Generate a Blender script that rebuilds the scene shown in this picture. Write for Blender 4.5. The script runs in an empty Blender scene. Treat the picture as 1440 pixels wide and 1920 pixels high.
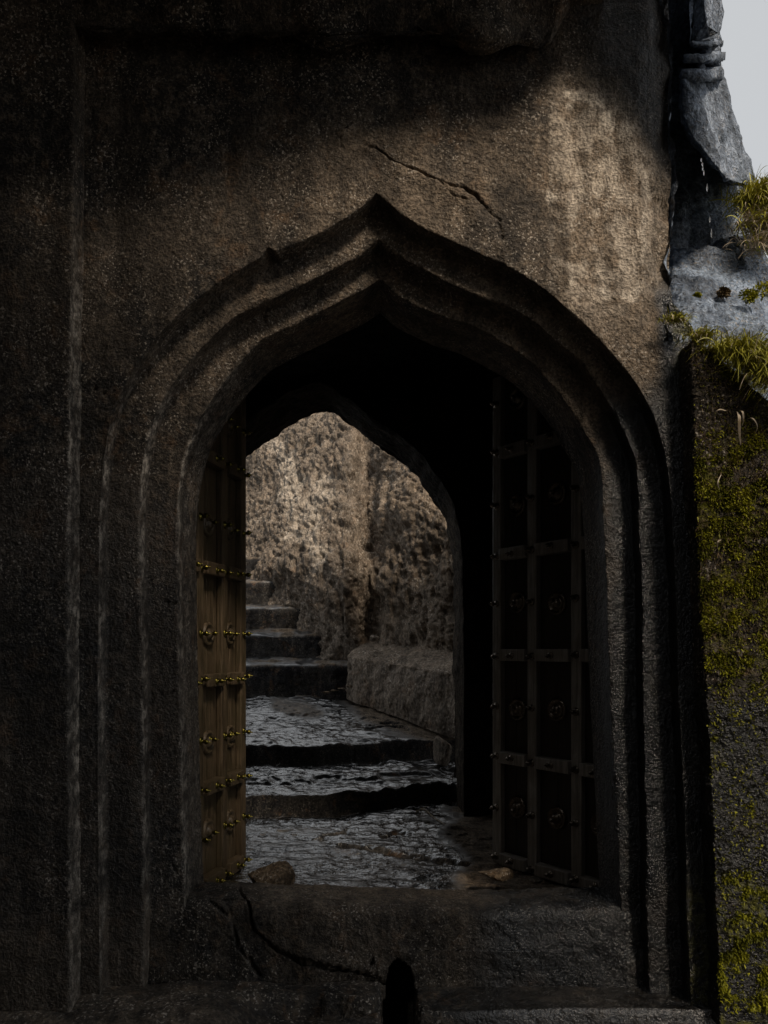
import bpy, bmesh, math, random
import numpy as np
from mathutils import Vector, Matrix

random.seed(7)
rng = np.random.default_rng(11)
scene = bpy.context.scene
COL = scene.collection

# ------------------------------------------------------------------ camera
ZC = 1.75            # camera height above the lower ground
F = 1441.0           # focal length in photo pixels (about a 26 mm phone lens)
HX, HY = 720.0, 1220.0   # where the level line of sight meets the photograph
cam_d = bpy.data.cameras.new("camera")
cam_d.sensor_fit = 'HORIZONTAL'
cam_d.sensor_width = 36.0
cam_d.lens = 36.0 * F / 1440.0
cam_d.shift_y = (HY - 960.0) / 1440.0
cam_d.clip_start = 0.05
cam_d.clip_end = 500.0
cam = bpy.data.objects.new("camera", cam_d)
cam.location = (0, 0, ZC)
cam.rotation_euler = (math.radians(90), 0, 0)
COL.objects.link(cam)
scene.camera = cam

# ------------------------------------------------------------------ sky, sun, exposure
SUN_TO = Vector((0.475, -1.0, 1.11)).normalized()      # towards the veiled sun
SUN_EL = math.asin(SUN_TO.z)
world = bpy.data.worlds.new("World")
scene.world = world
world.use_nodes = True
wn, wl = world.node_tree.nodes, world.node_tree.links
wn.clear()
w_out = wn.new('ShaderNodeOutputWorld')
w_bg = wn.new('ShaderNodeBackground')
w_sky = wn.new('ShaderNodeTexSky')
w_sky.sky_type = 'NISHITA'
w_sky.sun_disc = False
w_sky.sun_elevation = SUN_EL
w_sky.sun_rotation = math.atan2(SUN_TO.x, SUN_TO.y)
w_mix = wn.new('ShaderNodeMix')
w_mix.data_type = 'RGBA'
w_mix.inputs['Factor'].default_value = 0.86
w_mix.inputs[7].default_value = (5.95, 6.05, 6.1, 1)       # the even cloud layer
wl.new(w_sky.outputs['Color'], w_mix.inputs[6])
wl.new(w_mix.outputs[2], w_bg.inputs['Color'])
w_bg.inputs['Strength'].default_value = 0.0475
wl.new(w_bg.outputs['Background'], w_out.inputs['Surface'])

sun_d = bpy.data.lights.new("sun", 'SUN')
sun_d.energy = 1.5
sun_d.angle = math.radians(11)
sun_d.color = (1.0, 0.85, 0.68)
sun = bpy.data.objects.new("sun", sun_d)
sun.rotation_euler = (-SUN_TO).to_track_quat('-Z', 'Y').to_euler()
sun.location = SUN_TO * 30
COL.objects.link(sun)

vs = scene.view_settings
vs.view_transform = 'Standard'
vs.look = 'None'
vs.exposure = 1.2
vs.gamma = 1.0
vs.use_curve_mapping = False
scene.cycles.max_bounces = 5
scene.cycles.diffuse_bounces = 3
scene.cycles.glossy_bounces = 3

# ------------------------------------------------------------------ numpy noise
_perm = np.random.default_rng(3).permutation(256)
_perm = np.concatenate([_perm, _perm, _perm]).astype(np.int64)
_g = np.random.default_rng(4).normal(size=(256, 3))
_g /= np.linalg.norm(_g, axis=1)[:, None]


def perlin(P):
    P = np.asarray(P, float)
    sh = P.shape[:-1]
    P = P.reshape(-1, 3)
    I = np.floor(P).astype(np.int64)
    f = P - I
    I &= 255
    w = f * f * f * (f * (f * 6 - 15) + 10)
    out = np.zeros(len(P))
    for dx in (0, 1):
        wx = w[:, 0] if dx else 1 - w[:, 0]
        a = _perm[I[:, 0] + dx]
        for dy in (0, 1):
            wy = w[:, 1] if dy else 1 - w[:, 1]
            b = _perm[a + I[:, 1] + dy]
            for dz in (0, 1):
                wz = w[:, 2] if dz else 1 - w[:, 2]
                g = _g[_perm[b + I[:, 2] + dz]]
                d = g[:, 0] * (f[:, 0] - dx) + g[:, 1] * (f[:, 1] - dy) + g[:, 2] * (f[:, 2] - dz)
                out += wx * wy * wz * d
    return out.reshape(sh) * 1.5


def fbm(P, scale=1.0, octaves=4, gain=0.5, seed=0.0):
    P = np.asarray(P, float) * np.asarray(scale) + seed * 17.31
    s, a, t = 0.0, 1.0, 0.0
    for _ in range(octaves):
        s = s + a * perlin(P)
        t += a
        a *= gain
        P = P * 2.03 + 5.7
    return s / t


def smooth(a, b, x):
    t = np.clip((x - a) / (b - a), 0, 1)
    return t * t * (3 - 2 * t)


def wob(P, amp=0.02, scale=1.5, octaves=3):
    """the same slow 3-D wander for neighbouring sheets, so that their edges stay together"""
    return np.stack([fbm(P, scale, octaves, seed=k + 1) for k in range(3)], -1) * amp


def W(px, py, d):
    """a photo pixel on the plane at depth d"""
    px, py, d = np.broadcast_arrays(np.asarray(px, float), np.asarray(py, float), np.asarray(d, float))
    return np.stack([(px - HX) * d / F, d, ZC - (py - HY) * d / F], -1)


def Wv(px, py, d):
    return Vector([float(v) for v in W(px, py, d)])


def seg_dist(x, y, poly):
    """distance of points to a polyline"""
    best = np.full(np.shape(x), 1e9)
    for (x0, y0), (x1, y1) in zip(poly[:-1], poly[1:]):
        dx, dy = x1 - x0, y1 - y0
        t = np.clip(((x - x0) * dx + (y - y0) * dy) / (dx * dx + dy * dy), 0, 1)
        best = np.minimum(best, np.hypot(x - x0 - t * dx, y - y0 - t * dy))
    return best


def crom(pts, n):
    """Catmull-Rom through points, n samples evenly spaced along it"""
    p = np.array(pts, float)
    p = np.vstack([2 * p[0] - p[1], p, 2 * p[-1] - p[-2]])
    out = []
    for i in range(1, len(p) - 2):
        t = np.linspace(0, 1, 24, endpoint=False)[:, None]
        a, b, c, d = p[i - 1], p[i], p[i + 1], p[i + 2]
        out.append(0.5 * (2 * b + (c - a) * t + (2 * a - 5 * b + 4 * c - d) * t ** 2 + (3 * b - a - 3 * c + d) * t ** 3))
    q = np.vstack(out + [p[-2][None]])
    s = np.concatenate([[0], np.cumsum(np.linalg.norm(np.diff(q, axis=0), axis=1))])
    u = np.linspace(0, s[-1], n)
    return np.stack([np.interp(u, s, q[:, k]) for k in range(q.shape[1])], -1)


# ------------------------------------------------------------------ object helpers
def props(o, label=None, cat=None, group=None, kind=None):
    if label: o['label'] = label
    if cat: o['category'] = cat
    if group: o['group'] = group
    if kind: o['kind'] = kind
    return o


def empty(name, loc, label, cat, group=None):
    o = bpy.data.objects.new(name, None)
    o.empty_display_size = 0.1
    o.location = loc
    COL.objects.link(o)
    return props(o, label, cat, group)


def link(name, me, mat, parent=None):
    o = bpy.data.objects.new(name, me)
    if mat is not None and not me.materials:
        me.materials.append(mat)
    COL.objects.link(o)
    if parent is not None:
        o.parent = parent
        o.matrix_parent_inverse = Matrix.Translation(parent.location).inverted() if parent.type == 'EMPTY' and not any(parent.rotation_euler) else Matrix()
    return o


def raw_mesh(name, V, faces, attrs=None, smooth_on=True):
    me = bpy.data.meshes.new(name)
    V = np.asarray(V, float).reshape(-1, 3)
    faces = np.asarray(faces, np.int32)
    k = faces.shape[1]
    me.vertices.add(len(V))
    me.vertices.foreach_set('co', V.ravel())
    me.loops.add(faces.size)
    me.loops.foreach_set('vertex_index', faces.ravel())
    me.polygons.add(len(faces))
    me.polygons.foreach_set('loop_start', np.arange(0, faces.size, k, dtype=np.int32))
    me.polygons.foreach_set('loop_total', np.full(len(faces), k, np.int32))
    me.update(calc_edges=True)
    me.polygons.foreach_set('use_smooth', np.full(len(faces), bool(smooth_on)))
    for a, val in (attrs or {}).items():
        at = me.attributes.new(a, 'FLOAT', 'POINT')
        at.data.foreach_set('value', np.asarray(val, np.float32).ravel())
    return me


def grid_faces(nu, nv):
    i = np.arange(nu - 1)[:, None] * nv + np.arange(nv - 1)[None, :]
    return np.stack([i, i + 1, i + nv + 1, i + nv], -1).reshape(-1, 4)


def grid_normals(P):
    du = np.gradient(P, axis=0)
    dv = np.gradient(P, axis=1)
    n = np.cross(du, dv)
    n /= np.maximum(np.linalg.norm(n, axis=-1), 1e-9)[..., None]
    return n


def sheet(name, P, mat, parent=None, attrs=None):
    nu, nv = P.shape[:2]
    me = raw_mesh(name, P, grid_faces(nu, nv), attrs)
    return link(name, me, mat, parent)


def rough(P, toward, amps=((6, 0.02), (22, 0.006), (60, 0.003)), aniso=(1, 1, 1), seed=0):
    """rock relief along the sheet's own normals; toward = a point on the open side"""
    n = grid_normals(P)
    s = np.sign(np.sum(n * (np.asarray(toward, float) - P), -1))
    s[s == 0] = 1
    h = 0.0
    for k, (sc, a) in enumerate(amps):
        h = h + a * fbm(P, np.array(aniso) * sc, 3, seed=seed + k)
    return P + n * (s * h)[..., None]


def hull_rock(name, pts, mat, parent=None, cuts=5, amps=((3, .05), (9, .02), (28, .008)), seed=0, attrs=None, warp=None, smooth_it=2):
    """a rock from a rough convex block: hull, subdivided, softened and broken up by noise"""
    bm = bmesh.new()
    for p in pts:
        bm.verts.new(p)
    r = bmesh.ops.convex_hull(bm, input=bm.verts)
    junk = [g for g in r['geom_interior'] + r['geom_unused'] if isinstance(g, bmesh.types.BMVert)]
    if junk:
        bmesh.ops.delete(bm, geom=list(set(junk)), context='VERTS')
    bmesh.ops.triangulate(bm, faces=bm.faces)
    tgt = max((e.calc_length() for e in bm.edges)) / (2 ** cuts)
    for _ in range(cuts + 2):
        es = [e for e in bm.edges if e.calc_length() > tgt * 1.5]
        if not es:
            break
        bmesh.ops.subdivide_edges(bm, edges=es, cuts=1, use_grid_fill=False)
        bmesh.ops.triangulate(bm, faces=[f for f in bm.faces if len(f.verts) > 3])
    for _ in range(smooth_it):
        bmesh.ops.smooth_vert(bm, verts=bm.verts, factor=0.5, use_axis_x=True, use_axis_y=True, use_axis_z=True)
    bm.normal_update()
    V = np.array([v.co[:] for v in bm.verts])
    N = np.array([v.normal[:] for v in bm.verts])
    h = 0.0
    for k, (sc, a) in enumerate(amps):
        h = h + a * fbm(V, sc, 3, seed=seed + k)
    V = V + N * h[:, None]
    if warp is not None:
        V = warp(V, N)
    for v, c in zip(bm.verts, V):
        v.co = c
    me = bpy.data.meshes.new(name)
    bm.to_mesh(me)
    bm.free()
    me.polygons.foreach_set('use_smooth', np.ones(len(me.polygons), bool))
    if attrs:
        for a, fn in attrs.items():
            at = me.attributes.new(a, 'FLOAT', 'POINT')
            at.data.foreach_set('value', np.asarray(fn(V, N), np.float32))
    return link(name, me, mat, parent)


def box_mesh(name, x0, x1, y0, y1, z0, z1, bevel=0.004):
    bm = bmesh.new()
    bmesh.ops.create_cube(bm, size=1)
    for v in bm.verts:
        v.co = ((x0 + x1) / 2 + v.co.x * (x1 - x0), (y0 + y1) / 2 + v.co.y * (y1 - y0), (z0 + z1) / 2 + v.co.z * (z1 - z0))
    if bevel:
        bmesh.ops.bevel(bm, geom=list(bm.edges), offset=bevel, segments=2, affect='EDGES', profile=0.6)
    me = bpy.data.meshes.new(name)
    bm.to_mesh(me)
    bm.free()
    return me


# ------------------------------------------------------------------ materials
def new_mat(name):
    m = bpy.data.materials.new(name)
    m.use_nodes = True
    nt = m.node_tree
    nt.nodes.clear()
    out = nt.nodes.new('ShaderNodeOutputMaterial')
    b = nt.nodes.new('ShaderNodeBsdfPrincipled')
    nt.links.new(b.outputs[0], out.inputs[0])
    return m, nt, b


class NB:
    """small node builder"""
    def __init__(s, nt):
        s.nt = nt
        tc = nt.nodes.new('ShaderNodeTexCoord')
        s.co = tc.outputs['Object']

    def lk(s, a, b):
        s.nt.links.new(a, b)

    def mapping(s, scale):
        m = s.nt.nodes.new('ShaderNodeMapping')
        m.inputs['Scale'].default_value = scale
        s.lk(s.co, m.inputs['Vector'])
        return m.outputs[0]

    def noise(s, scale, detail=6, rough=0.6, dist=0.0, co=None):
        n = s.nt.nodes.new('ShaderNodeTexNoise')
        n.inputs['Scale'].default_value = scale
        n.inputs['Detail'].default_value = detail
        n.inputs['Roughness'].default_value = rough
        n.inputs['Distortion'].default_value = dist
        s.lk(co or s.co, n.inputs['Vector'])
        return n.outputs['Fac']

    def vor(s, scale, feature='F1', co=None, out='Distance', rnd=1.0):
        n = s.nt.nodes.new('ShaderNodeTexVoronoi')
        n.feature = feature
        n.inputs['Scale'].default_value = scale
        n.inputs['Randomness'].default_value = rnd
        s.lk(co or s.co, n.inputs['Vector'])
        return n.outputs[out]

    def ramp(s, fac, *stops):
        n = s.nt.nodes.new('ShaderNodeMapRange')
        n.interpolation_type = 'SMOOTHSTEP'
        (a, va), (b, vb) = stops
        n.inputs['From Min'].default_value = a
        n.inputs['From Max'].default_value = b
        n.inputs['To Min'].default_value = va
        n.inputs['To Max'].default_value = vb
        s.lk(fac, n.inputs['Value'])
        return n.outputs[0]

    def mix(s, fac, a, b, mode='MIX'):
        n = s.nt.nodes.new('ShaderNodeMix')
        n.data_type = 'RGBA'
        n.blend_type = mode
        for sock, v in ((n.inputs['Factor'], fac), (n.inputs[6], a), (n.inputs[7], b)):
            if isinstance(v, (int, float)):
                sock.default_value = v
            elif isinstance(v, (tuple, list)):
                sock.default_value = (*v, 1.0) if len(v) == 3 else v
            else:
                s.lk(v, sock)
        return n.outputs[2]

    def math(s, op, a, b=0.0, c=None):
        n = s.nt.nodes.new('ShaderNodeMath')
        n.operation = op
        for i, v in enumerate((a, b) if c is None else (a, b, c)):
            if isinstance(v, (int, float)):
                n.inputs[i].default_value = v
            else:
                s.lk(v, n.inputs[i])
        return n.outputs[0]

    def attr(s, name):
        n = s.nt.nodes.new('ShaderNodeAttribute')
        n.attribute_name = name
        return n.outputs['Fac']

    def bump(s, h, strength, dist, prev=None):
        n = s.nt.nodes.new('ShaderNodeBump')
        n.inputs['Strength'].default_value = strength
        n.inputs['Distance'].default_value = dist
        s.lk(h, n.inputs['Height'])
        if prev is not None:
            s.lk(prev, n.inputs['Normal'])
        return n.outputs[0]


def rock_mat(name, dark, mid, light, patch=2.2, grain=70.0, bump=0.012, aniso=(1, 1, 1), rough=0.8, wet=0.0,
             wet_rough=0.22, speck=0.8, rust=0.35, fine=0.55, wspec=0.6, ior=1.5, dspec=0.25, wmul=(0.20, 0.245, 0.31)):
    m, nt, b = new_mat(name)
    n = NB(nt)
    aco = n.mapping(aniso)
    pat = n.noise(patch, 4, 0.65, 0.4)
    g1 = n.noise(grain, 2, 0.65, 0.0, aco)
    g2 = n.noise(grain * 0.28, 5, 0.72, 0.0, aco)
    col = n.mix(n.ramp(pat, (0.38, 0), (0.62, 1)), dark, mid)
    col = n.mix(n.math('MULTIPLY', n.ramp(g2, (0.45, 0), (0.68, 1)), 0.75), col, light)
    # rusty stains
    ru = n.ramp(n.noise(patch * 2.7, 3, 0.7, 0.5), (0.54, 0), (0.68, rust))
    col = n.mix(n.math('MULTIPLY', ru, n.ramp(g2, (0.35, 0.2), (0.6, 1))), col, (0.20, 0.105, 0.045))
    # brown and pale tones: stone, plaster and some painted light
    col = n.mix(n.math('MULTIPLY', n.attr('brown'), n.ramp(g2, (0.30, 0.35), (0.62, 1))), col, (0.22, 0.170, 0.122))
    col = n.mix(n.math('MULTIPLY', n.attr('pale'), n.ramp(g2, (0.28, 0.45), (0.55, 1))), col, (0.66, 0.58, 0.48))
    # pale lichen grains
    sp = n.math('MULTIPLY', n.ramp(n.noise(grain * 1.1, 1, 0.6, 0.0), (0.585, 0), (0.67, speck)), n.ramp(n.noise(patch * 1.9, 2, 0.6), (0.42, 0.15), (0.6, 1)))
    col = n.mix(sp, col, (0.42, 0.37, 0.31))
    gr = n.ramp(g1, (0.25, 0.42), (0.72, 1.35))
    drip = n.ramp(n.noise(1.0, 4, 0.65, 0.0, n.mapping((8, 8, 0.9))), (0.36, 0.62), (0.62, 1.18))
    gr = n.math('MULTIPLY', gr, drip)
    cmul = n.mix(1.0, col, gr, 'MULTIPLY')
    # wet film: darker and glossy
    wetf = n.math('MINIMUM', n.math('ADD', n.attr('wet'), wet), 1.0)
    wetm = n.math('MULTIPLY', wetf, n.ramp(n.noise(patch * 1.6, 2, 0.6), (0.30, 0.7), (0.50, 1)))
    cw = n.mix(wetm, cmul, wmul, 'MULTIPLY')
    # moss film on the stone
    mo = n.math('MULTIPLY', n.attr('moss'), n.ramp(n.noise(26, 3, 0.75), (0.42, 0), (0.56, 1)))
    mossc = n.mix(n.noise(90, 1, 0.7), (0.035, 0.04, 0.004), (0.17, 0.16, 0.012))
    cw = n.mix(mo, cw, mossc)
    n.lk(cw, b.inputs['Base Color'])
    ro = n.math('MULTIPLY_ADD', wetm, wet_rough - rough, rough)
    ro = n.math('MAXIMUM', ro, n.math('MULTIPLY', mo, 0.95))
    n.lk(ro, b.inputs['Roughness'])
    b.inputs['IOR'].default_value = ior
    n.lk(n.math('MULTIPLY_ADD', wetm, wspec, dspec), b.inputs['Specular IOR Level'])
    hgt = n.math('ADD', g2, n.math('MULTIPLY', g1, fine))
    n.lk(n.bump(hgt, 1.0, bump * 1.8), b.inputs['Normal'])
    return m


M = {}
M['gate'] = rock_mat('gate_rock', (0.030, 0.027, 0.024), (0.075, 0.060, 0.046), (0.17, 0.135, 0.10), patch=2.0, grain=80, bump=0.008, wet_rough=0.2, wspec=0.5, fine=0.9, ior=1.55, wmul=(0.09, 0.12, 0.17))
M['thres'] = rock_mat('threshold_rock', (0.022, 0.020, 0.018), (0.055, 0.045, 0.035), (0.12, 0.095, 0.07), patch=3.0, grain=80, bump=0.008, wet=0.15)
M['shade_dark'] = rock_mat('shade_dark_rock', (0.008, 0.008, 0.008), (0.016, 0.015, 0.014), (0.03, 0.027, 0.024), patch=2.0, grain=60, bump=0.01, dspec=0.08, speck=0.1, rust=0.1)  # near-black rock: the shade of chamber and inner arch put into colour
M['cliff'] = rock_mat('hewn_rock', (0.14, 0.113, 0.088), (0.20, 0.163, 0.128), (0.29, 0.24, 0.19), patch=1.2, grain=36, bump=0.017, aniso=(1.3, 1.3, 0.6), rough=0.75)
M['boulder'] = rock_mat('grey_rock', (0.09, 0.112, 0.145), (0.20, 0.24, 0.305), (0.38, 0.44, 0.53), patch=3, grain=55, bump=0.018, rough=0.6, rust=0.08, speck=0.3)
M['slab'] = rock_mat('wet_slab', (0.10, 0.13, 0.18), (0.23, 0.29, 0.38), (0.40, 0.48, 0.60), patch=3, grain=70, bump=0.011, rough=0.45, wet=0.05, rust=0.08, wet_rough=0.3)
M['floor'] = rock_mat('wet_floor', (0.018, 0.018, 0.020), (0.036, 0.034, 0.032), (0.07, 0.063, 0.055), patch=2.2, grain=60, bump=0.0032, wet=0.0, wet_rough=0.06, speck=0.2, fine=0.9, wspec=0.97, ior=2.5, dspec=0.03)
M['ground'] = rock_mat('ground_rock', (0.028, 0.025, 0.022), (0.07, 0.056, 0.042), (0.13, 0.10, 0.07), patch=2.6, grain=60, bump=0.009, wet=0.1, wet_rough=0.2, wspec=0.75, ior=1.6)
M['stone'] = rock_mat('loose_stone', (0.07, 0.05, 0.032), (0.15, 0.11, 0.07), (0.25, 0.19, 0.13), patch=5, grain=60, bump=0.012)
M['mossrock'] = rock_mat('mossy_rock', (0.020, 0.017, 0.014), (0.045, 0.036, 0.027), (0.09, 0.072, 0.052), patch=4, grain=60, bump=0.012, wet_rough=0.24, wspec=0.45, fine=0.9, wmul=(0.13, 0.165, 0.22))


def leaf_mat(name, c0, c1, scale=30, rough=0.55, trans=0.3):
    m, nt, b = new_mat(name)
    n = NB(nt)
    n.lk(n.mix(n.ramp(n.noise(scale, 4, 0.7), (0.35, 0), (0.65, 1)), c0, c1), b.inputs['Base Color'])
    b.inputs['Roughness'].default_value = rough
    b.inputs['Specular IOR Level'].default_value = 0.25
    return m


M['moss'] = leaf_mat('moss_leaf', (0.085, 0.09, 0.005), (0.31, 0.30, 0.017), 7)
M['mossdry'] = leaf_mat('moss_dry', (0.05, 0.035, 0.014), (0.15, 0.105, 0.05), 12)
M['grass'] = leaf_mat('grass_blade', (0.24, 0.235, 0.025), (0.46, 0.43, 0.06), 14, 0.45)
M['straw'] = leaf_mat('dry_blade', (0.30, 0.23, 0.15), (0.55, 0.47, 0.36), 20)


def wood_mat(name, c0, c1, c2):
    m, nt, b = new_mat(name)
    n = NB(nt)
    co = n.mapping((1, 1, 0.06))
    g = n.noise(60, 8, 0.7, 0.6, co)
    l = n.noise(6, 5, 0.6, 0.5)
    c = n.mix(n.ramp(g, (0.3, 0), (0.7, 1)), c0, c1)
    c = n.mix(n.ramp(l, (0.4, 0), (0.65, 0.5)), c, c2)
    n.lk(c, b.inputs['Base Color'])
    n.lk(n.ramp(g, (0.3, 0.32), (0.7, 0.55)), b.inputs['Roughness'])
    n.lk(n.bump(g, 0.7, 0.006), b.inputs['Normal'])
    return m


def metal_mat(name, c0, c1, rough):
    m, nt, b = new_mat(name)
    n = NB(nt)
    n.lk(n.mix(n.noise(45, 5, 0.7), c0, c1), b.inputs['Base Color'])
    b.inputs['Metallic'].default_value = 1.0
    n.lk(n.ramp(n.noise(80, 4, 0.6), (0.3, rough * 0.7), (0.7, rough * 1.6)), b.inputs['Roughness'])
    return m


M['wood'] = wood_mat('door_wood', (0.030, 0.021, 0.012), (0.165, 0.118, 0.070), (0.05, 0.042, 0.02))
M['litwood'] = wood_mat('lit_frame_wood', (0.16, 0.145, 0.13), (0.42, 0.385, 0.34), (0.18, 0.155, 0.125))  # right door frame: light caught by its bars is put into the colour
M['shadewood'] = wood_mat('shaded_wood', (0.02, 0.016, 0.012), (0.06, 0.048, 0.036), (0.03, 0.025, 0.02))  # right door planks: same wood darkened, shade put into the colour
M['brass'] = metal_mat('stud_brass', (0.07, 0.05, 0.015), (0.26, 0.23, 0.05), 0.28)
M['iron'] = metal_mat('stud_iron', (0.10, 0.08, 0.06), (0.30, 0.25, 0.20), 0.3)


def water_mat():
    m, nt, b = new_mat('water_drop')
    n = NB(nt)
    n.lk(n.mix(n.noise(40, 2, 0.5), (0.9, 0.93, 0.96), (1, 1, 1)), b.inputs['Base Color'])
    b.inputs['Roughness'].default_value = 0.05
    b.inputs['IOR'].default_value = 1.33
    b.inputs['Transmission Weight'].default_value = 0.9
    return m


M['water'] = water_mat()

# ------------------------------------------------------------------ the gateway (rock-cut facade)
D0, D1, D2, D3 = 3.42, 3.52, 3.62, 4.00      # wall face, outer order, inner order, back of the jamb
DF = 3.30                                    # framing pilaster and mossy buttress
C1L = [(187, 1885), (185, 1500), (185, 1200), (187, 1000), (192, 900), (205, 800), (225, 735), (262, 672), (310, 615), (365, 565), (420, 523), (495, 480), (560, 455), (620, 425), (670, 392), (706, 360)]
C1R = [(706, 360), (745, 395), (790, 425), (850, 455), (920, 485), (980, 515), (1030, 550), (1080, 595), (1130, 645), (1175, 697), (1206, 742), (1229, 790), (1245, 845), (1256, 915), (1263, 1000), (1270, 1200), (1278, 1400), (1285, 1600), (1295, 1885)]
C2L = [(268, 1860), (268, 1500), (265, 1200), (262, 1000), (266, 900), (280, 815), (305, 750), (345, 690), (395, 635), (460, 583), (568, 533), (630, 503), (677, 475), (708, 448)]
C2R = [(708, 448), (740, 476), (785, 501), (875, 546), (980, 590), (1040, 635), (1093, 682), (1144, 762), (1165, 800), (1189, 858), (1195, 905), (1199, 970), (1203, 1100), (1207, 1350), (1212, 1600), (1218, 1860)]
C3L = [(350, 1760), (345, 1650), (340, 1500), (334, 1200), (333, 1000), (338, 900), (355, 830), (380, 775), (415, 720), (460, 667), (497, 634), (568, 600), (630, 570), (684, 543), (713, 524)]
C3R = [(713, 524), (749, 555), (821, 589), (893, 614), (980, 665), (1020, 702), (1067, 758), (1091, 802), (1118, 848), (1126, 880), (1131, 947), (1136, 1050), (1145, 1300), (1155, 1500), (1168, 1760)]
NH = 450


def contour(L, R):
    a, b = crom(L, NH), crom(R, NH)
    return np.vstack([a, b[1:]])


c1, c2, c3 = contour(C1L, C1R), contour(C2L, C2R), contour(C3L, C3R)
# a chip out of the outer edge on the left haunch
chip = np.exp(-((c1[:, 0] - 503) / 9) ** 2) * (c1[:, 1] < 600)
c1[:, 1] -= chip * 12
NU = len(c1)


def moss_edge(py):
    return np.interp(py, [560, 640, 800, 1000, 1300, 1500, 1700, 1900], [1262, 1297, 1303, 1308, 1325, 1335, 1342, 1349])


def xr(py):
    return np.where(py < 560, 1264, np.minimum(moss_edge(py) + 26, 1264 + (py - 560) * 1.0))


def outer_point(p):
    x, y = p
    if y >= 900:
        return (108.0, y) if x < 715 else (float(xr(y)), y)
    dx, dy = x - 715, y - 900
    t = 1e9
    if dy < 0:
        t = min(t, (-90 - 900) / dy)
    if dx < 0:
        t = min(t, (108 - 715) / dx)
    if dx > 0:
        tt = (1264 - 715) / dx
        for _ in range(12):
            tt = (float(xr(900 + dy * tt)) - 715) / dx
        t = min(t, tt)
    return (715 + dx * t, 900 + dy * t)


co_ = np.array([outer_point(p) for p in c1])
co_[:, 1] = np.minimum(co_[:, 1], c1[:, 1])
w1, w2, w3 = W(c1[:, 0], c1[:, 1], D0), W(c2[:, 0], c2[:, 1], D1), W(c3[:, 0], c3[:, 1], D2)
wo = W(co_[:, 0], co_[:, 1], D0)


def at_depth(P, d):
    Q = P.copy()
    Q[:, 1] = d
    return Q


def lerp_rows(A, B, n, power=1.0, skip=True):
    t = np.linspace(0, 1, n + 1)[(1 if skip else 0):] ** power
    return [A + (B - A) * k for k in t]


rows, bounds = [], []
rows += lerp_rows(wo, w1, 235, 0.8, False); bounds.append(len(rows))
rows += lerp_rows(w1, at_depth(w1, D1), 9)
rows += lerp_rows(at_depth(w1, D1), w2, 24); bounds.append(len(rows))
rows += lerp_rows(w2, at_depth(w2, D2), 9)
rows += lerp_rows(at_depth(w2, D2), w3, 22); bounds.append(len(rows))
rows += lerp_rows(w3, at_depth(w3, D3), 30)
cen = np.array([0.03, 0, ZC])
back = at_depth(w3, D3)
outw = back.copy()
dirv = back - np.array([0.03, D3, ZC + 0.3])
dirv[:, 1] = 0
dirv /= np.linalg.norm(dirv, axis=1)[:, None]
rows += lerp_rows(back, back + dirv * 0.75, 14); bounds.append(len(rows))
G = np.stack(rows, 1)          # NU x NV x 3
PX = HX + G[..., 0] * F / G[..., 1]
PY = HY - (G[..., 2] - ZC) * F / G[..., 1]
nv = G.shape[1]
vv = np.arange(nv)[None, :] + np.zeros((NU, 1))
face0 = vv < bounds[0]
# soften arrises
for _ in range(1):
    S = G.copy()
    S[:, 1:-1] = 0.25 * G[:, :-2] + 0.5 * G[:, 1:-1] + 0.25 * G[:, 2:]
    keep = (vv < bounds[0] - 14)[..., None]
    G = np.where(keep, G, S)
amps = ((2.2, 0.009), (9, 0.006), (30, 0.005), (75, 0.0034))
Gd = rough(G, (0, 0, ZC + 0.5), amps)
Gd = Gd + wob(G, 0.008, 2.2)
# chips knocked off the arrises
for bd in bounds[:3]:
    cp = np.exp(-((vv - bd) / 3.0) ** 2) * smooth(0.10, 0.34, fbm(G, 6, 3, seed=70 + bd)) * (vv < bounds[2] + 8)
    Gd[..., 1] += 0.012 * cp
# cracks in the stone
cr_w = (0.7 + 0.9 * fbm(G, 10, 3, seed=9)) * np.where(PX < 760, smooth(630, 760, PX) * .7 + .3, 1 - .6 * smooth(880, 950, PX) * (PY < 500))
crack1 = [(640, 235), (690, 275), (735, 297), (775, 318), (820, 338), (868, 352), (905, 382), (935, 415), (950, 470)]
crack2 = [(1050, 315), (1075, 330), (1110, 332), (1160, 337)]
crack3 = [(140, 722), (175, 728), (205, 740), (228, 750)]
crack4 = [(1085, 527), (1120, 532), (1160, 528), (1190, 520)]
crack5 = [(493, 575), (494, 600), (497, 640), (500, 680)]
crack6 = [(300, 1128), (322, 1130), (345, 1135)]
crack7 = [(1275, 330), (1262, 370), (1235, 360)]
crack1b = [(820, 338), (850, 365), (880, 380)]
crack1c = [(690, 275), (660, 300), (640, 330)]
crack8 = [(262, 1290), (300, 1300), (345, 1292)]
jx, jy = fbm(G, 9, 3, seed=21) * 12, fbm(G, 9, 3, seed=22) * 12
dep = np.zeros(PX.shape)
for poly, wdt, d_ in ((crack1, 3.6, 0.028), (crack2, 3.4, 0.012), (crack3, 3.2, 0.016), (crack1b, 3.0, 0.015), (crack1c, 3.0, 0.012), (crack8, 3.5, 0.016), (crack5, 3.0, 0.018), (crack6, 4.0, 0.02), (crack7, 5, 0.02)):
    ds = seg_dist(PX + jx, PY + jy, poly)
    dep = np.maximum(dep, d_ * np.clip(1.6 * (1 - ds / (wdt * np.maximum(cr_w, 0.25))), 0, 1))
# the lower lip of the long crack stands a little proud
lip = smooth(40, 0, PY - np.interp(PX, [640, 735, 868, 950], [240, 302, 360, 470])) * (PX > 640) * (PX < 950) * (PY > np.interp(PX, [640, 735, 868, 950], [240, 302, 360, 470]))
Gd[..., 1] += np.where(vv < bounds[3], dep, 0) - 0.008 * lip * face0
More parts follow.
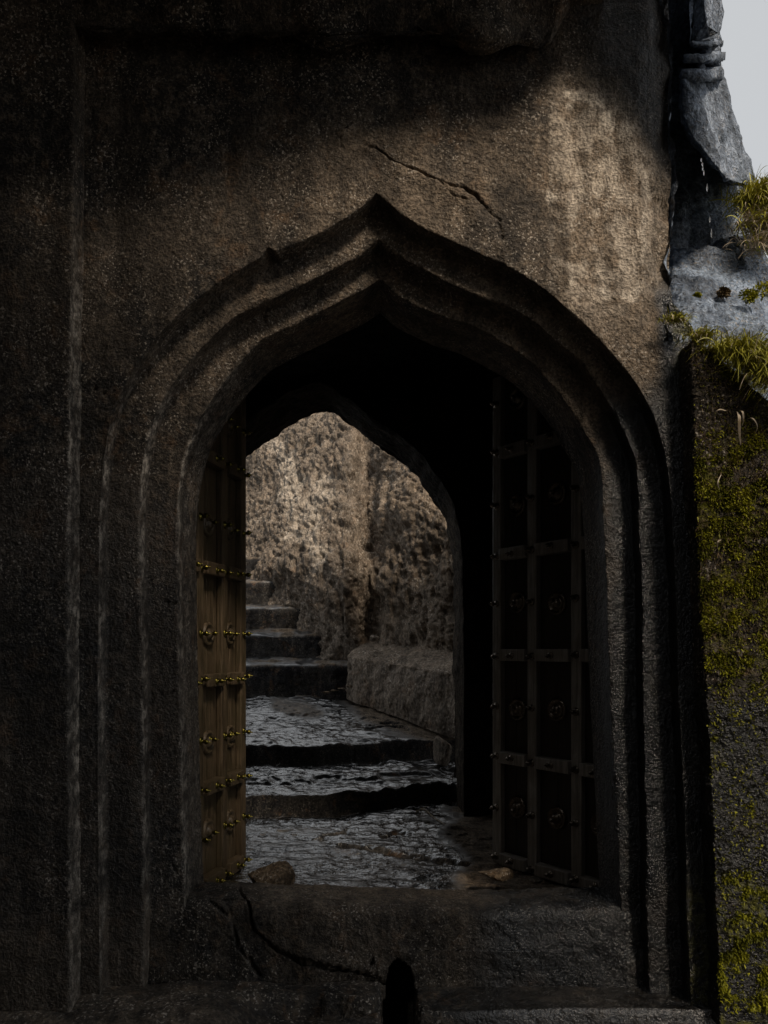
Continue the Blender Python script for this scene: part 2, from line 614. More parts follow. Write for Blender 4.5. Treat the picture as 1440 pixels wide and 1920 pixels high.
# panel on the right spandrel: a shallow sunk field with broken plaster rims
panel = ((PX > 1072) & (PX < 1200) & (PY > 195 + (PX - 1072) * 0.55) & (PY < 532)) & face0
Gd[..., 1] += 0.003 * panel
# broken, weathered right-hand edge of the wall face
edge = smooth(1195, 1262, PX + 20 * fbm(G, 6, 3, seed=31)) * (PY < 640) * face0
Gd[..., 1] += edge * (0.05 + 0.07 * fbm(G, 5, 4, seed=32))

corner = np.interp(PX, [1040, 1075, 1120, 1180, 1230, 1262, 1290], [-60, 60, 110, 165, 225, 300, 345]) + 26 * fbm(G, 7, 4, seed=33)
n5 = fbm(G, 7, 4, seed=40)
rim = [(1062, 190), (1120, 215), (1185, 262), (1205, 320), (1203, 420), (1200, 500), (1190, 545), (1120, 540)]
n6, n7 = fbm(G, 16, 4, seed=42), fbm(G, 5, 3, seed=43)
pale = 1.0 * smooth(34, 12, seg_dist(PX + 50 * n5, PY + 50 * n5, [(1075, 185), (1120, 205), (1165, 240), (1190, 262)])) * smooth(-.5, .1, n7 + .4)
pale = np.maximum(pale, 0.75 * smooth(20, 0, seg_dist(PX + 50 * n5, PY, [(1200, 270), (1206, 360), (1201, 450), (1200, 540)])))
pale = np.maximum(pale, 0.85 * smooth(18, 2, seg_dist(PX + 40 * n5, PY, [(1036, 365), (1046, 430), (1062, 480), (1075, 525)])))
pale = np.maximum(pale, 0.8 * smooth(28, 4, seg_dist(PX + 30 * n5, PY + 50 * n5, [(1120, 540), (1150, 560), (1195, 550)])))
pale = np.maximum(pale, 0.5 * smooth(170, 20, seg_dist(PX, PY, [(1120, 260), (1130, 480)])) * (PX > 1030))  # broad plaster tone that also carries the brightness of the sunlit patch
pale = pale * smooth(-0.22, 0.12, n6 + 0.5 * n7)
pale = pale * face0
brown = 0.85 * smooth(1000, 1060, PX + 30 * n5) * smooth(1260, 1215, PX + 40 * n5) * smooth(130, 190, PY) * (PY < 800)  # browner over the sunlit patch, its light partly put into the colour
brown = np.maximum(brown, 0.6 * smooth(420, 620, PX + 120 * n5) * smooth(200, 260, PY + 60 * n5) * smooth(900, 700, PY) * smooth(-0.30, 0.12, fbm(G, 3.0, 4, seed=45) + 0.25 * smooth(200, 0, np.hypot(PX - 720, (PY - 400) * 1.3)) - 0.3 * smooth(110, 20, np.hypot(PX - 985, PY - 430))))
brown = np.maximum(brown, 0.45 * (vv >= bounds[0]) * (vv < bounds[2]) * smooth(820, 640, PY + 60 * n5))
brown = np.maximum(brown, 0.55 * (vv < bounds[3]) * smooth(1640, 1760, PY + 60 * n5) * (PX < 500))
arris = np.zeros(PX.shape)  # pale worn edges, also painted with light the left reveals catch
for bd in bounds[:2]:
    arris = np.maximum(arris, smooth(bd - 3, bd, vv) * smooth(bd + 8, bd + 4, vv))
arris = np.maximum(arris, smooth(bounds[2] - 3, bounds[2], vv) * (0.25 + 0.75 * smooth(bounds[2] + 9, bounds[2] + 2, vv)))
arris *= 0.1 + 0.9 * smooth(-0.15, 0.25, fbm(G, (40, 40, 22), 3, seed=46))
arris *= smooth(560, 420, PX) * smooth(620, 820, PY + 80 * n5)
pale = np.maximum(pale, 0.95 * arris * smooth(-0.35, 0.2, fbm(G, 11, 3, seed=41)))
corner_shade = smooth(-70, 30, corner - PY + 40 * n5) * smooth(1060, 1110, PX) * face0  # corner in shadow: its grey dimness painted in, also through the wet tone
brown = brown * (1 - corner_shade); pale = pale * (1 - corner_shade)
foot = np.zeros(PX.shape)  # feet of the left reveals, browned to look lit
for bd in bounds[:2]:
    foot = np.maximum(foot, smooth(bd - 2, bd, vv) * smooth(bd + 11, bd + 9, vv))
brown = np.maximum(brown, 1.0 * foot * (PX < 400) * smooth(1640, 1720, PY + 60 * n5))
wet = smooth(1100, 1160, PX) * smooth(700, 780, PY + 30 * n5)
wet = np.maximum(wet, smooth(1222, 1255, PX + 22 * n5) * smooth(480, 560, PY))
wet = np.maximum(wet, 0.5 * corner_shade)
wet = np.maximum(wet, 0.35 * smooth(500, 300, PX) * smooth(850, 1000, PY))
moss = 0.5 * smooth(1280, 1300, PX) * smooth(1600, 1700, PY) + 0.6 * smooth(1255, 1290, PX) * (PY > 560) * (PY < 700)

gate = empty('stone_gateway', (0.0, D0, 0.1), 'rock-cut gateway wall with a stepped pointed ogee arch and cracked face', 'gateway')
gate.location = (0, 0, 0)
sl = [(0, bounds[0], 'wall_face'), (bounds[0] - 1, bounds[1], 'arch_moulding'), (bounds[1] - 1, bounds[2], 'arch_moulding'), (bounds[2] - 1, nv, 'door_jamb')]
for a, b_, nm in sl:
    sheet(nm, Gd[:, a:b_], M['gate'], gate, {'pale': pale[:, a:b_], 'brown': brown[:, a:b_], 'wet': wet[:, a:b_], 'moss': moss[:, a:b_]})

# the left pilaster that frames the facade: return towards the recess, then its front
py = np.linspace(-120, 1900, 520)
ex = np.interp(py, [-120, 300, 1000, 1900], [139, 138, 128, 131])
pr = [W(ex, py, DF) * [1, 0, 1] + [0, d, 0] for d in np.linspace(D0 + 0.04, DF, 12)]
pr += [W(ex, py, DF) + np.array([-dx, 0, 0]) for dx in np.linspace(0.006, 0.62, 64)]
Pp = np.stack(pr, 1)
S = Pp.copy(); S[:, 1:-1] = .25 * Pp[:, :-2] + .5 * Pp[:, 1:-1] + .25 * Pp[:, 2:]; Pp = S
Pd = rough(Pp, (0.5, 0, ZC), amps) + wob(Pp, 0.008, 2.2)
sheet('pilaster', Pd, M['gate'], gate, {'pale': 0.85 * smooth(13, 10, np.arange(Pp.shape[1]))[None, :] * (0.1 + 0.9 * smooth(-0.15, 0.25, fbm(Pp, (40, 40, 22), 3, seed=46))) * smooth(250, 700, py)[:, None] * smooth(-0.45, 0.25, fbm(Pp, 11, 3, seed=41)), 'wet': 0.3 * smooth(800, 1000, np.broadcast_to(py[:, None], Pp.shape[:2])), 'brown': 0.5 * smooth(1700, 1800, np.broadcast_to(py[:, None], Pp.shape[:2]))})  # return painted pale for the side light it catches, with edge wear

# right-hand return of the wall, going back from the broken edge
zz = np.linspace(ZC + 0.9, ZC + 3.2, 170)
xx = (1264 - HX) * D0 / F
pr = [np.stack([np.full_like(zz, xx + 0.05 * t), np.full_like(zz, D0 + 0.03 + t * 1.3), zz], -1) for t in np.linspace(0, 1, 70)]
Pp = np.stack(pr, 1)
Pd = rough(Pp, (3, 3, ZC + 2), ((3, .10), (9, .03), (30, .01))) + wob(Pp, 0.008, 2.2)
sheet('wall_return', Pd, M['boulder'], gate)

# ------------------------------------------------------------------ threshold
prof = [(3.99, -1.46), (3.965, -1.25), (3.93, -1.205), (3.75, -1.195), (3.665, -1.200), (3.625, -1.218), (3.610, -1.265), (3.60, -1.45), (3.595, -1.72), (3.59, -2.5)]
pc = crom(prof, 180)
xs = np.linspace(-1.34, 1.36, 420)
T = np.zeros((len(xs), len(pc), 3))
T[..., 0] = xs[:, None]
T[..., 1] = pc[None, :, 0]
T[..., 2] = ZC + pc[None, :, 1]
T[..., 2] -= 0.018 * np.sin(xs * 2.2 + 0.5)[:, None] * (pc[None, :, 1] > -1.4)
tx = HX + T[..., 0] * F / T[..., 1]
ty = HY - (T[..., 2] - ZC) * F / T[..., 1]
Td = rough(T, (0, 2, ZC + 1), ((3, .016), (9, .014), (30, .006), (75, .003)))
jj = 10 * fbm(T, 8, 3, seed=3)
k1 = [(448, 1668), (462, 1690), (470, 1720), (478, 1745), (500, 1765), (520, 1785), (560, 1805), (610, 1815), (660, 1825), (720, 1840)]
k2 = [(395, 1690), (425, 1715), (440, 1740), (448, 1775), (465, 1800), (485, 1830)]
dk = np.maximum(0.05 * np.clip(1.5 * (1 - seg_dist(tx + jj, ty + jj, k1) / (3.6 + 5 * fbm(T, 9, 3, seed=12))), 0, 1), 0.025 * np.clip(1.5 * (1 - seg_dist(tx + jj, ty + jj, k2) / (2.6 + 4 * fbm(T, 9, 3, seed=13))), 0, 1))
between = ((tx > np.interp(ty, [1680, 1740, 1830], [410, 442, 480])) & (tx < np.interp(ty, [1680, 1745, 1785, 1830], [465, 478, 520, 700])))
Td[..., 1] += dk * (ty > 1680) + 0.02 * between * (ty > 1690)
Td[..., 2] -= dk * 0.8
# the drain slot cut up into the step
slot = ((T[..., 1] < 3.64) & (np.hypot((tx - 748 + 0.5 * jj) / (19 + 0.12 * (ty - 1800)), np.maximum(0, 1828 - ty) / 26) < 1 + 0.5 * fbm(T, 13, 3, seed=6)))
Td[..., 1] += 0.40 * slot
sheet('threshold', Td, M['thres'], None, {'brown': 0.75 * smooth(1730, 1660, ty + 40 * jj / 10) * smooth(420, 520, tx) * smooth(1090, 960, tx) + 0.3 * smooth(480, 520, tx) * smooth(900, 860, tx),
      'wet': np.maximum(smooth(860, 960, tx + jj) * 0.9, slot * 1.0)})  # slot set fully wet so its inner shade sits in the colour
props(bpy.data.objects['threshold'], 'cracked dark stone threshold step under the gateway arch with a drain slot', 'threshold')

# ------------------------------------------------------------------ ground before the gate
gx = np.linspace(-2.6, 2.6, 430)
gy = np.concatenate([np.linspace(-6, 2.6, 60), np.linspace(2.62, 3.75, 150), np.linspace(3.8, 4.6, 14)])
X, Y = np.meshgrid(gx, gy, indexing='ij')
Q = np.stack([X, Y, np.zeros_like(X)], -1)
Z = np.full_like(X, ZC - 1.575)
nz = fbm(Q, 1.7, 5, seed=5)
edge_y = 3.36 + 0.02 * fbm(Q, 3, 3, seed=6) - 0.03 * smooth(0.6, 0.1, X)
right_drop = smooth(edge_y + 0.012, edge_y - 0.012, Y) * smooth(0.10, 0.16, X)
Z = Z - 0.17 * right_drop
lft = smooth(0.12, 0.02, X)
Z = Z + lft * (0.03 * smooth(3.1, 3.5, Y) + 0.05 * nz)
fold = fbm(Q, (1.4, 3.0, 1), 4, seed=15)
Z = Z - lft * 0.10 * smooth(0.02, 0.06, fold) * smooth(-0.75, -0.5, X) * (Y < 3.5) - lft * 0.12 * smooth(3.3, 2.9, Y)
Z = Z + 0.012 * nz + 0.006 * fbm(Q, 14, 3, seed=8)
ch = smooth(0.085, 0.055, np.abs(X - 0.060 - 0.05 * fbm(Q, 6, 4, seed=4)) + 0.03 * fbm(Q, 15, 3, seed=44))
Z = Z - 0.75 * ch
Z = np.where(Y > 3.62, np.minimum(Z, ZC - 1.7), Z)
gq = np.stack([X, Y, Z], -1)
gnd = sheet('ground', gq, M['ground'], None, {'brown': 0.4 * smooth(0.0, 0.2, nz), 'wet': 0.8 * smooth(0.2, 0.5, X)})
props(gnd, 'dark uneven rock ground in front of the gate', kind='structure')
far_g = raw_mesh('terrain', [(-80, -80, -0.6), (80, -80, -0.6), (80, 80, -0.6), (-80, 80, -0.6)], [(0, 1, 2, 3)])
o = link('terrain', far_g, M['ground']); props(o, 'rock terrain around the fort', kind='structure')

# ------------------------------------------------------------------ passage shell
def shell(name, path, z0, z1, nz_, toward, mat, amp, parent=None, attrs=None):
    p = crom(path, 160) if len(path) > 2 else np.linspace(path[0], path[1], 120)
    z = np.linspace(z0, z1, nz_)
    P = np.zeros((len(p), nz_, 3))
    P[..., 0] = p[:, None, 0]; P[..., 1] = p[:, None, 1]; P[..., 2] = z[None, :]
    P = rough(P, toward, amp)
    return sheet(name, P, mat, parent, attrs)

pas = empty('passage_chamber', (0, 0, 0), 'dark rock-cut guard chamber between the two arches', 'chamber')
A_ = ((2, .05), (9, .02), (28, .006))
shell('side_wall', [(-1.62, 3.95), (-1.62, 6.25)], ZC - 1.5, ZC + 2.3, 120, (0, 5, ZC), M['shade_dark'], A_, pas)
shell('side_wall', [(1.62, 3.95), (1.62, 6.25)], ZC - 1.5, ZC + 1.25, 120, (0, 5, ZC), M['gate'], A_, pas, {'wet': np.full((120, 120), 0.6)})
u = np.linspace(-1.7, 1.7, 120); v = np.linspace(3.9, 6.3, 90)
Xc, Yc = np.meshgrid(u, v, indexing='ij')
Pc = np.stack([Xc, Yc, ZC + 2.28 - 0.35 * (Xc / 1.6) ** 2 - 0.85 * smooth(0.85, 1.5, Xc)], -1)
sheet('ceiling', rough(Pc, (0, 5, ZC), A_), M['shade_dark'], pas)

# ------------------------------------------------------------------ inner archway
R0, R1 = 6.2, 6.95
RL = [(430, 1620), (428, 1200), (430, 960), (436, 890), (455, 862), (500, 826), (560, 786), (590, 774), (614, 769)]
RR = [(614, 769), (640, 783), (668, 803), (700, 830), (732, 851), (762, 872), (790, 900), (815, 935), (835, 975), (847, 1020), (852, 1070), (853, 1200), (854, 1620)]
def poly(pts, n_):
    q = np.array(pts, float)
    t_ = np.concatenate([[0], np.cumsum(np.linalg.norm(np.diff(q, axis=0), axis=1))])
    return np.stack([np.interp(np.linspace(0, t_[-1], n_), t_, q[:, k]) for k in (0, 1)], -1)
rc = np.vstack([poly(RL, 220), poly(RR, 220)[1:]])
jit = np.stack([rc[:, 0] * .02, rc[:, 1] * .02, np.zeros(len(rc))], -1)
rc = rc + np.stack([fbm(jit, 1.6, 4, seed=1), fbm(jit, 1.6, 4, seed=2)], -1) * 5 * (rc[:, 1:2] < 1000)
rw = W(rc[:, 0], rc[:, 1], R1)
def rad_out(P, dist):
    c = np.array([-0.42, 0, ZC - 0.1])
    d = P - c; d[:, 1] = 0
    d /= np.linalg.norm(d, axis=1)[:, None]
    return P + d * dist
rows = lerp_rows(rad_out(at_depth(rw, R0), 2.6), at_depth(rw, R0), 70, 0.8, False)
b1 = len(rows)
rows += lerp_rows(at_depth(rw, R0), rw, 90)
b2 = len(rows)
rows += lerp_rows(rw, rad_out(rw, 0.5), 30)
Rg = np.stack(rows, 1)
Rd = rough(Rg, (-0.4, 5, ZC), ((2.2, .05), (9, .02), (30, .009)))
iarch = empty('inner_archway', (0, 0, 0), 'dark inner rock-cut archway opening onto the stair court', 'archway')
sheet('arch_face', Rd[:, :b1], M['shade_dark'], iarch)
sheet('arch_soffit', Rd[:, b1 - 1:b2], M['shade_dark'], iarch, {'brown': 0.25 * smooth(930, 1000, rc[:, 1])[:, None] + np.zeros((1, b2 - b1 + 1))})
sheet('arch_back', Rd[:, b2 - 1:], M['cliff'], iarch)

# ------------------------------------------------------------------ passage floor with its worn rock steps
fx = np.linspace(-2.3, 1.7, 330)
fy = np.linspace(3.9, 9.4, 640)
X, Y = np.meshgrid(fx, fy, indexing='ij')
Q = np.stack([X, Y, np.zeros_like(X)], -1)
nA, nB, nC = fbm(Q, 1.3, 4, seed=51), fbm(Q, (2.0, 5.0, 1), 4, seed=52), fbm(Q, 9, 4, seed=53)
y1 = np.interp(X, [-1.07, -0.1, 0.6], [6.0, 6.3, 6.75]) + 0.16 * nA + 0.05 * fbm(Q, 5, 3, seed=54)
y2 = np.interp(X, [-1.2, -0.13, 0.45, 1.0], [6.95, 7.2, 7.5, 7.6]) + 0.12 * fbm(Q, 1.6, 4, seed=55) + 0.03 * nC
Z = -1.385 + 0.055 * smooth(4.8, 6.3, Y)
r1 = smooth(0.0, 0.055, Y - y1)
Z = Z + r1 * (0.17 + 0.05 * np.clip(Y - y1, 0, 1.2))
r1b = smooth(0.0, 0.09, Y - (y1 + 0.42 + 0.25 * nB - 0.1 * X))
Z = Z + 0.05 * r1b
r2 = smooth(0.0, 0.05, Y - y2)
Z = Z + r2 * 0.185 + 0.185 * np.clip(Y - y2, 0, 3)
Z = Z + 0.035 * nA + 0.045 * nB * (0.4 + 0.6 * r1) + 0.007 * nC + 0.021 * fbm(Q, (13, 21, 1), 3, seed=57) * (0.2 + 0.8 * smooth(-0.22, 0.18, fbm(Q, (2.2, 4.5, 1), 3, seed=66))) + 0.034 * fbm(Q, (2.2, 7, 1), 4, seed=59)
fpx = HX + X * F / Y
fpy = HY - Z * F / Y
cj = 10 * fbm(Q, 7, 3, seed=58)
for poly, wd, dd in (([(640, 1585), (700, 1590), (760, 1606), (820, 1612), (880, 1622)], 5, .05), ([(600, 1572), (625, 1562), (650, 1560)], 4, .03), ([(718, 1568), (770, 1562)], 4, .03), ([(690, 1365), (730, 1358), (765, 1366)], 4, .03)):
    Z = Z - dd * np.clip(1.5 * (1 - seg_dist(fpx + cj, fpy + cj, poly) / wd), 0, 1)
fl = np.stack([X, Y, ZC + Z], -1)
dry = np.maximum.reduce([
    smooth(0.42, 0.62, X + 0.25 * nA) * (Y < 6.6),
    smooth(40, 12, seg_dist(fpx + 40 * nA, fpy + 12 * nA, [(660, 1300), (700, 1335), (780, 1362), (850, 1385)])),
    0.8 * smooth(26, 6, seg_dist(fpx + 60 * nA, fpy + 10 * nA, [(530, 1325), (590, 1335)])),
    smooth(10, 3, seg_dist(fpx, fpy, [(560, 1300), (660, 1292)]))])
steep = smooth(0.45, 1.1, np.gradient(Z, fy, axis=1))
flo = sheet('passage_floor', fl, M['floor'], None, {'wet': (1.0 - dry) * (1 - steep), 'brown': 0.8 * dry * (1 - steep)})
props(flo, 'wet black rock floor of the passage with worn steps', kind='structure')

# ------------------------------------------------------------------ rock-cut stair beyond
stair = empty('rock_stair', (0, 0, 0), 'flight of tall rock-cut steps rising behind the brass-studded door', 'stair')
SP = [(8.80, -0.62, -0.155, -0.30), (9.25, -0.20, 0.195, -0.50), (9.66, 0.15, 0.54, -0.90), (10.06, 0.5, 0.905, -1.30), (10.5, 0.87, 1.27, -1.6)]
for i, (yy, zb, zt, xe) in enumerate(SP):
    pf = crom([(yy + .01, zb), (yy, zt - .08), (yy + .012, zt - .022), (yy + .05, zt + .004), (yy + .3, zt + .05), (yy + .62, zt + .10)], 70)
    xs = np.linspace(-3.0, xe + 0.22, 240)
    P = np.zeros((240, 70, 3))
    P[..., 0] = xs[:, None]; P[..., 1] = pf[None, :, 0]; P[..., 2] = ZC + pf[None, :, 1]
    P[..., 1] += (0.05 * np.sin(xs * 1.3 + i))[:, None]
    P = rough(P, (-1, 6, ZC + 3), ((2.5, .05), (8, .02), (26, .009)), seed=i)
    tread = smooth(zt - 0.03, zt, pf[:, 1])[None, :] + np.zeros((240, 1))
    st = sheet('step', P, M['floor'], stair, {'wet': 0.7 * tread * smooth(-0.3, 0.2, fbm(P, 3, 3)), 'brown': 0.75 * tread * smooth(0.2, -0.2, fbm(P, 3, 3))})

# ------------------------------------------------------------------ hewn rock wall round the court
path = [(2.6, 7.45), (1.6, 7.75), (.75, 8.3), (.2, 8.75), (.0, 8.95), (-.07, 9.2), (-.2, 9.28), (-.33, 9.12), (-.5, 9.0), (-.85, 9.35), (-1.2, 9.8), (-1.6, 10.3), (-2.15, 11.0), (-2.6, 12.2), (-2.7, 13.6)]
p = crom(path, 420)
zl = np.linspace(ZC - 0.9, ZC + 4.0, 340)
P = np.zeros((len(p), len(zl), 3))
P[..., 0] = p[:, None, 0]; P[..., 1] = p[:, None, 1]; P[..., 2] = zl[None, :]
lean = smooth(ZC + 1.0, ZC + 3.5, P[..., 2])
P[..., 1] += 0.85 * np.clip(P[..., 2] - ZC - 1.1, 0, 9) * smooth(0.5, -0.3, P[..., 0]) + 0.55 * np.clip(P[..., 2] - ZC - 1.5, 0, 9) * smooth(-0.3, 0.5, P[..., 0])
# slanting chisel rows
sl_ = P.copy(); sl_[..., 0] += 0.35 * P[..., 2]
n = grid_normals(P); s = np.sign(np.sum(n * (np.array([-0.4, 6, ZC + 1]) - P), -1))
h = 0.20 * fbm(P, 1.4, 4, seed=60) + 0.085 * fbm(sl_, (7, 7, 3), 3, seed=61) + 0.075 * (0.5 - np.abs(fbm(sl_, (10, 10, 3.2), 3, seed=62)) * 2.2) + 0.022 * (0.5 - np.abs(fbm(sl_, (30, 30, 11), 2, seed=64)) * 2.2) + 0.011 * fbm(sl_, (48, 48, 26), 2, seed=63)
ppx = HX + P[..., 0] * F / P[..., 1]
h -= 0.05 * (np.exp(-((ppx - 712) / 6) ** 2) + 0.8 * np.exp(-((ppx - 738) / 6) ** 2))
P = P + n * (s * h)[..., None]
ppy = HY - (P[..., 2] - ZC) * F / P[..., 1]
pl = 0.5 * np.maximum(smooth(26, 4, seg_dist(ppx + 40 * fbm(P, 3, 3), ppy, [(530, 830), (550, 900), (560, 1000)])), smooth(22, 4, seg_dist(ppx + 40 * fbm(P, 3, 3), ppy, [(610, 900), (590, 960), (600, 1060)])))
rw_ = sheet('rock_wall', P, M['cliff'], None, {'pale': pl, 'brown': 0.45 * smooth(680, 720, ppx) + 0.15})
props(rw_, 'rough chisel-hewn brown rock wall beside the inner stair', 'rock wall')

# ------------------------------------------------------------------ ledge along the wall
lp = crom([(1.25, 7.2), (.68, 7.55), (.3, 7.95), (-.05, 8.32), (-.36, 8.62), (-.43, 8.80), (-.40, 9.25)], 260)
s_ = np.linspace(0, 1, 260)
zt = np.interp(s_, [0, .25, .8, 1], [-.26, -.20, -.04, .0])
zb = np.interp(s_, [0, .25, .8, 1], [-.95, -.85, -.55, -.50])
P = np.zeros((260, 110, 3))
nf = 60
inw = np.stack([np.full(260, .45), np.full(260, .62)], -1)
for j in range(110):
    if j < nf:
        t = j / (nf - 1)
        z = zb + (zt - 0.03 - zb) * t
        off = 0.03 * t ** 4
    else:
        t = (j - nf + 1) / (110 - nf)
        z = zt - 0.03 + 0.03 * min(1, t * 6) + 0.26 * t
        off = 0.03 + 1.0 * t
    P[:, j, 0] = lp[:, 0] + inw[:, 0] * off
    P[:, j, 1] = lp[:, 1] + inw[:, 1] * off
    P[:, j, 2] = ZC + z
P = rough(P, (-.6, 6.5, ZC + 1.5), ((2.5, .06), (8, .03), (24, .014), (55, .005)), seed=5)
tp = (np.arange(110) >= nf - 3)[None, :] * np.ones((260, 1))
lg = sheet('stone_ledge', P, M['cliff'], None, {'brown': 0.6 * tp})
props(lg, 'rough stone ledge at the foot of the hewn rock wall', 'ledge')


# ------------------------------------------------------------------ hill mass over the passage and side cliffs
def hull_box(x0, x1, y0, y1, z0, z1):
    return [(x, y, z) for x in (x0, x1) for y in (y0, y1) for z in (z0, z1)]


# overhanging ledge above the gateway
def over(name, pts, mat, label, seed, cuts=6, amps=((2.5, .10), (8, .04), (26, .012)), warp=None, smooth_it=2, cat='rock'):
    o = hull_rock(name, pts, mat, None, cuts, amps, seed, warp=warp, smooth_it=smooth_it)
    return props(o, label, cat)


over('rock_brow', [Wv(-300, 40, 3.32), Wv(480, 20, 3.33), Wv(760, 60, 3.30), Wv(960, 75, 3.31), Wv(1060, 95, 3.36), Wv(1080, -500, 3.3), Wv(-300, -500, 3.2), Wv(700, -60, 3.22),
                   Wv(-300, 20, 3.9), Wv(1060, 60, 3.9), Wv(1080, -500, 3.9)], M['gate'], 'dark rough rock brow along the top of the gateway wall', 70, 6, ((2.5, .12), (8, .06), (26, .018)))
over('overhanging_crag', [(-3.5, 2.3, ZC + 2.95), (-1.4, 2.3, ZC + 3.12), (-.4, 2.5, ZC + 3.25), (0.98, 2.86, ZC + 2.95), (0.98, 3.5, ZC + 2.85), (-3.5, 3.5, ZC + 2.8), (-3.5, 6.3, ZC + 2.42), (0.98, 6.3, ZC + 2.42),
                          (-3.5, 2.8, ZC + 3.6), (0.9, 3.0, ZC + 3.6), (0.98, 6.2, ZC + 2.6), (-3.5, 6.2, ZC + 2.6)], M['gate'], 'crag of dark rock jutting out high over the gateway', 72, 5)
over('shade_crag', [(1.03, 2.75, ZC + 3.24), (1.58, 2.8, ZC + 2.78), (1.95, 2.8, ZC + 2.8), (1.85, 2.9, ZC + 3.4), (1.3, 2.9, ZC + 3.9), (1.5, 3.6, ZC + 3.6), (1.2, 3.6, ZC + 3.6)],
     M['boulder'], 'unseen grey crag added to shade the upper right wall corner', 75, 5)  # out-of-view blocker that casts the slanting shadow on the wall corner
over('shade_roof_rock', [(0.85, 3.62, ZC + 3.15), (1.5, 3.7, ZC + 3.2), (0.85, 3.7, ZC + 3.8), (1.45, 3.8, ZC + 3.8), (0.8, 6.3, ZC + 2.42), (2.2, 6.3, ZC + 2.2), (1.55, 4.9, ZC + 3.0), (0.8, 6.2, ZC + 2.7)],
     M['boulder'], 'unseen rock added over the hollow to keep sun out', 73, 5)  # added roof out of view, keeps the hollow dark

# right-hand overhang: upper and lower lumps with ledges
def ledges(V, N):
    zl_ = [float(W(0, q, 3.7)[2]) for q in (88, 112, 138, 160)]
    h = np.zeros(len(V))
    for q, z in enumerate(zl_):
        h -= 0.07 * np.exp(-((V[:, 2] - z + 0.02 * fbm(V, 4, 2)) / 0.022) ** 2)
    return V + N * h[:, None]


low = [Wv(1281, 152, 3.55), Wv(1280, 215, 3.55), Wv(1300, 262, 3.58), Wv(1340, 310, 3.62), Wv(1362, 336, 3.66),
       Wv(1352, 150, 4.0), Wv(1358, 205, 4.0), Wv(1386, 262, 4.0), Wv(1404, 330, 4.0), Wv(1418, 354, 4.05),
       Wv(1290, 150, 4.5), Wv(1285, 250, 4.5), Wv(1370, 338, 4.5), Wv(1345, 150, 4.5)]
upp = [Wv(1310, -160, 3.58), Wv(1322, 20, 3.58), Wv(1330, 90, 3.6), Wv(1345, -160, 3.95), Wv(1332, 40, 3.95), Wv(1348, 100, 3.95), Wv(1352, 150, 4.0),
       Wv(1310, -160, 4.5), Wv(1300, 140, 4.5), Wv(1330, -160, 4.5), Wv(1340, 120, 4.5), Wv(1300, 150, 3.75)]
for q_, (ya, yb, xa, lab) in enumerate([(132, 150, 1276, 'lowest thin rock ledge between the two hanging lumps'), (104, 116, 1284, 'middle thin rock ledge under the ribbed hanging rock'), (78, 88, 1298, 'topmost thin rock ledge on the ribbed hanging rock')]):
    over('rock_ledge', [Wv(xa, ya, 3.56), Wv(xa, yb, 3.56), Wv(1358, ya - 4, 3.96), Wv(1358, yb - 4, 3.96), Wv(1330, ya - 2, 3.56), Wv(1330, yb - 2, 3.56), Wv(xa, ya, 4.3), Wv(xa, yb, 4.3), Wv(1345, ya, 4.3), Wv(1345, yb, 4.3)],
         M['boulder'], lab, 84 + q_, 5, ((4, .02), (12, .022), (34, .01)), None, 1)
over('hanging_boulder', low, M['boulder'], 'grey rock hanging over the mossy wall, lowest lump with a jagged underside', 74, 6, ((3, .03), (10, .03), (34, .014)), None, 1)
over('hanging_boulder', upp, M['boulder'], 'grey ribbed rock above the hanging lump, edged against the bright sky', 78, 6, ((3, .03), (10, .03), (34, .014)), ledges, 1)
# deep back of the hollow under the overhang
over('hollow_rock', [Wv(1000, -200, 4.6), Wv(1000, 350, 4.6), Wv(1280, -150, 4.6), Wv(1230, 330, 4.35), Wv(1262, 470, 4.1), Wv(1400, 470, 4.2), Wv(1415, 385, 4.5), Wv(1230, 300, 5.2), Wv(1390, 345, 5.2), Wv(1230, 700, 4.6), Wv(1450, 700, 4.9)],
     M['boulder'], 'shadowed rock inside the hollow under the hanging boulder', 80, 5)


# ------------------------------------------------------------------ mossy buttress on the right
butt = empty('mossy_wall', (0, 0, 0), 'moss-covered buttress wall with wet dark stone at the right of the gate', 'wall')
py = np.linspace(560, 1920, 560)
ex = moss_edge(py)
top = lambda px: np.interp(px, [1262, 1300, 1340, 1440, 1700], [578, 640, 665, 748, 900])
pr = []
dx = np.concatenate([np.zeros(12), np.linspace(2, 420, 170)])
dd = np.concatenate([np.linspace(D0 + .05, DF, 12), np.full(170, DF)])
PXb = ex[:, None] + dx[None, :]
PYt = top(PXb)
v0 = np.linspace(0, 1, 560)[:, None]
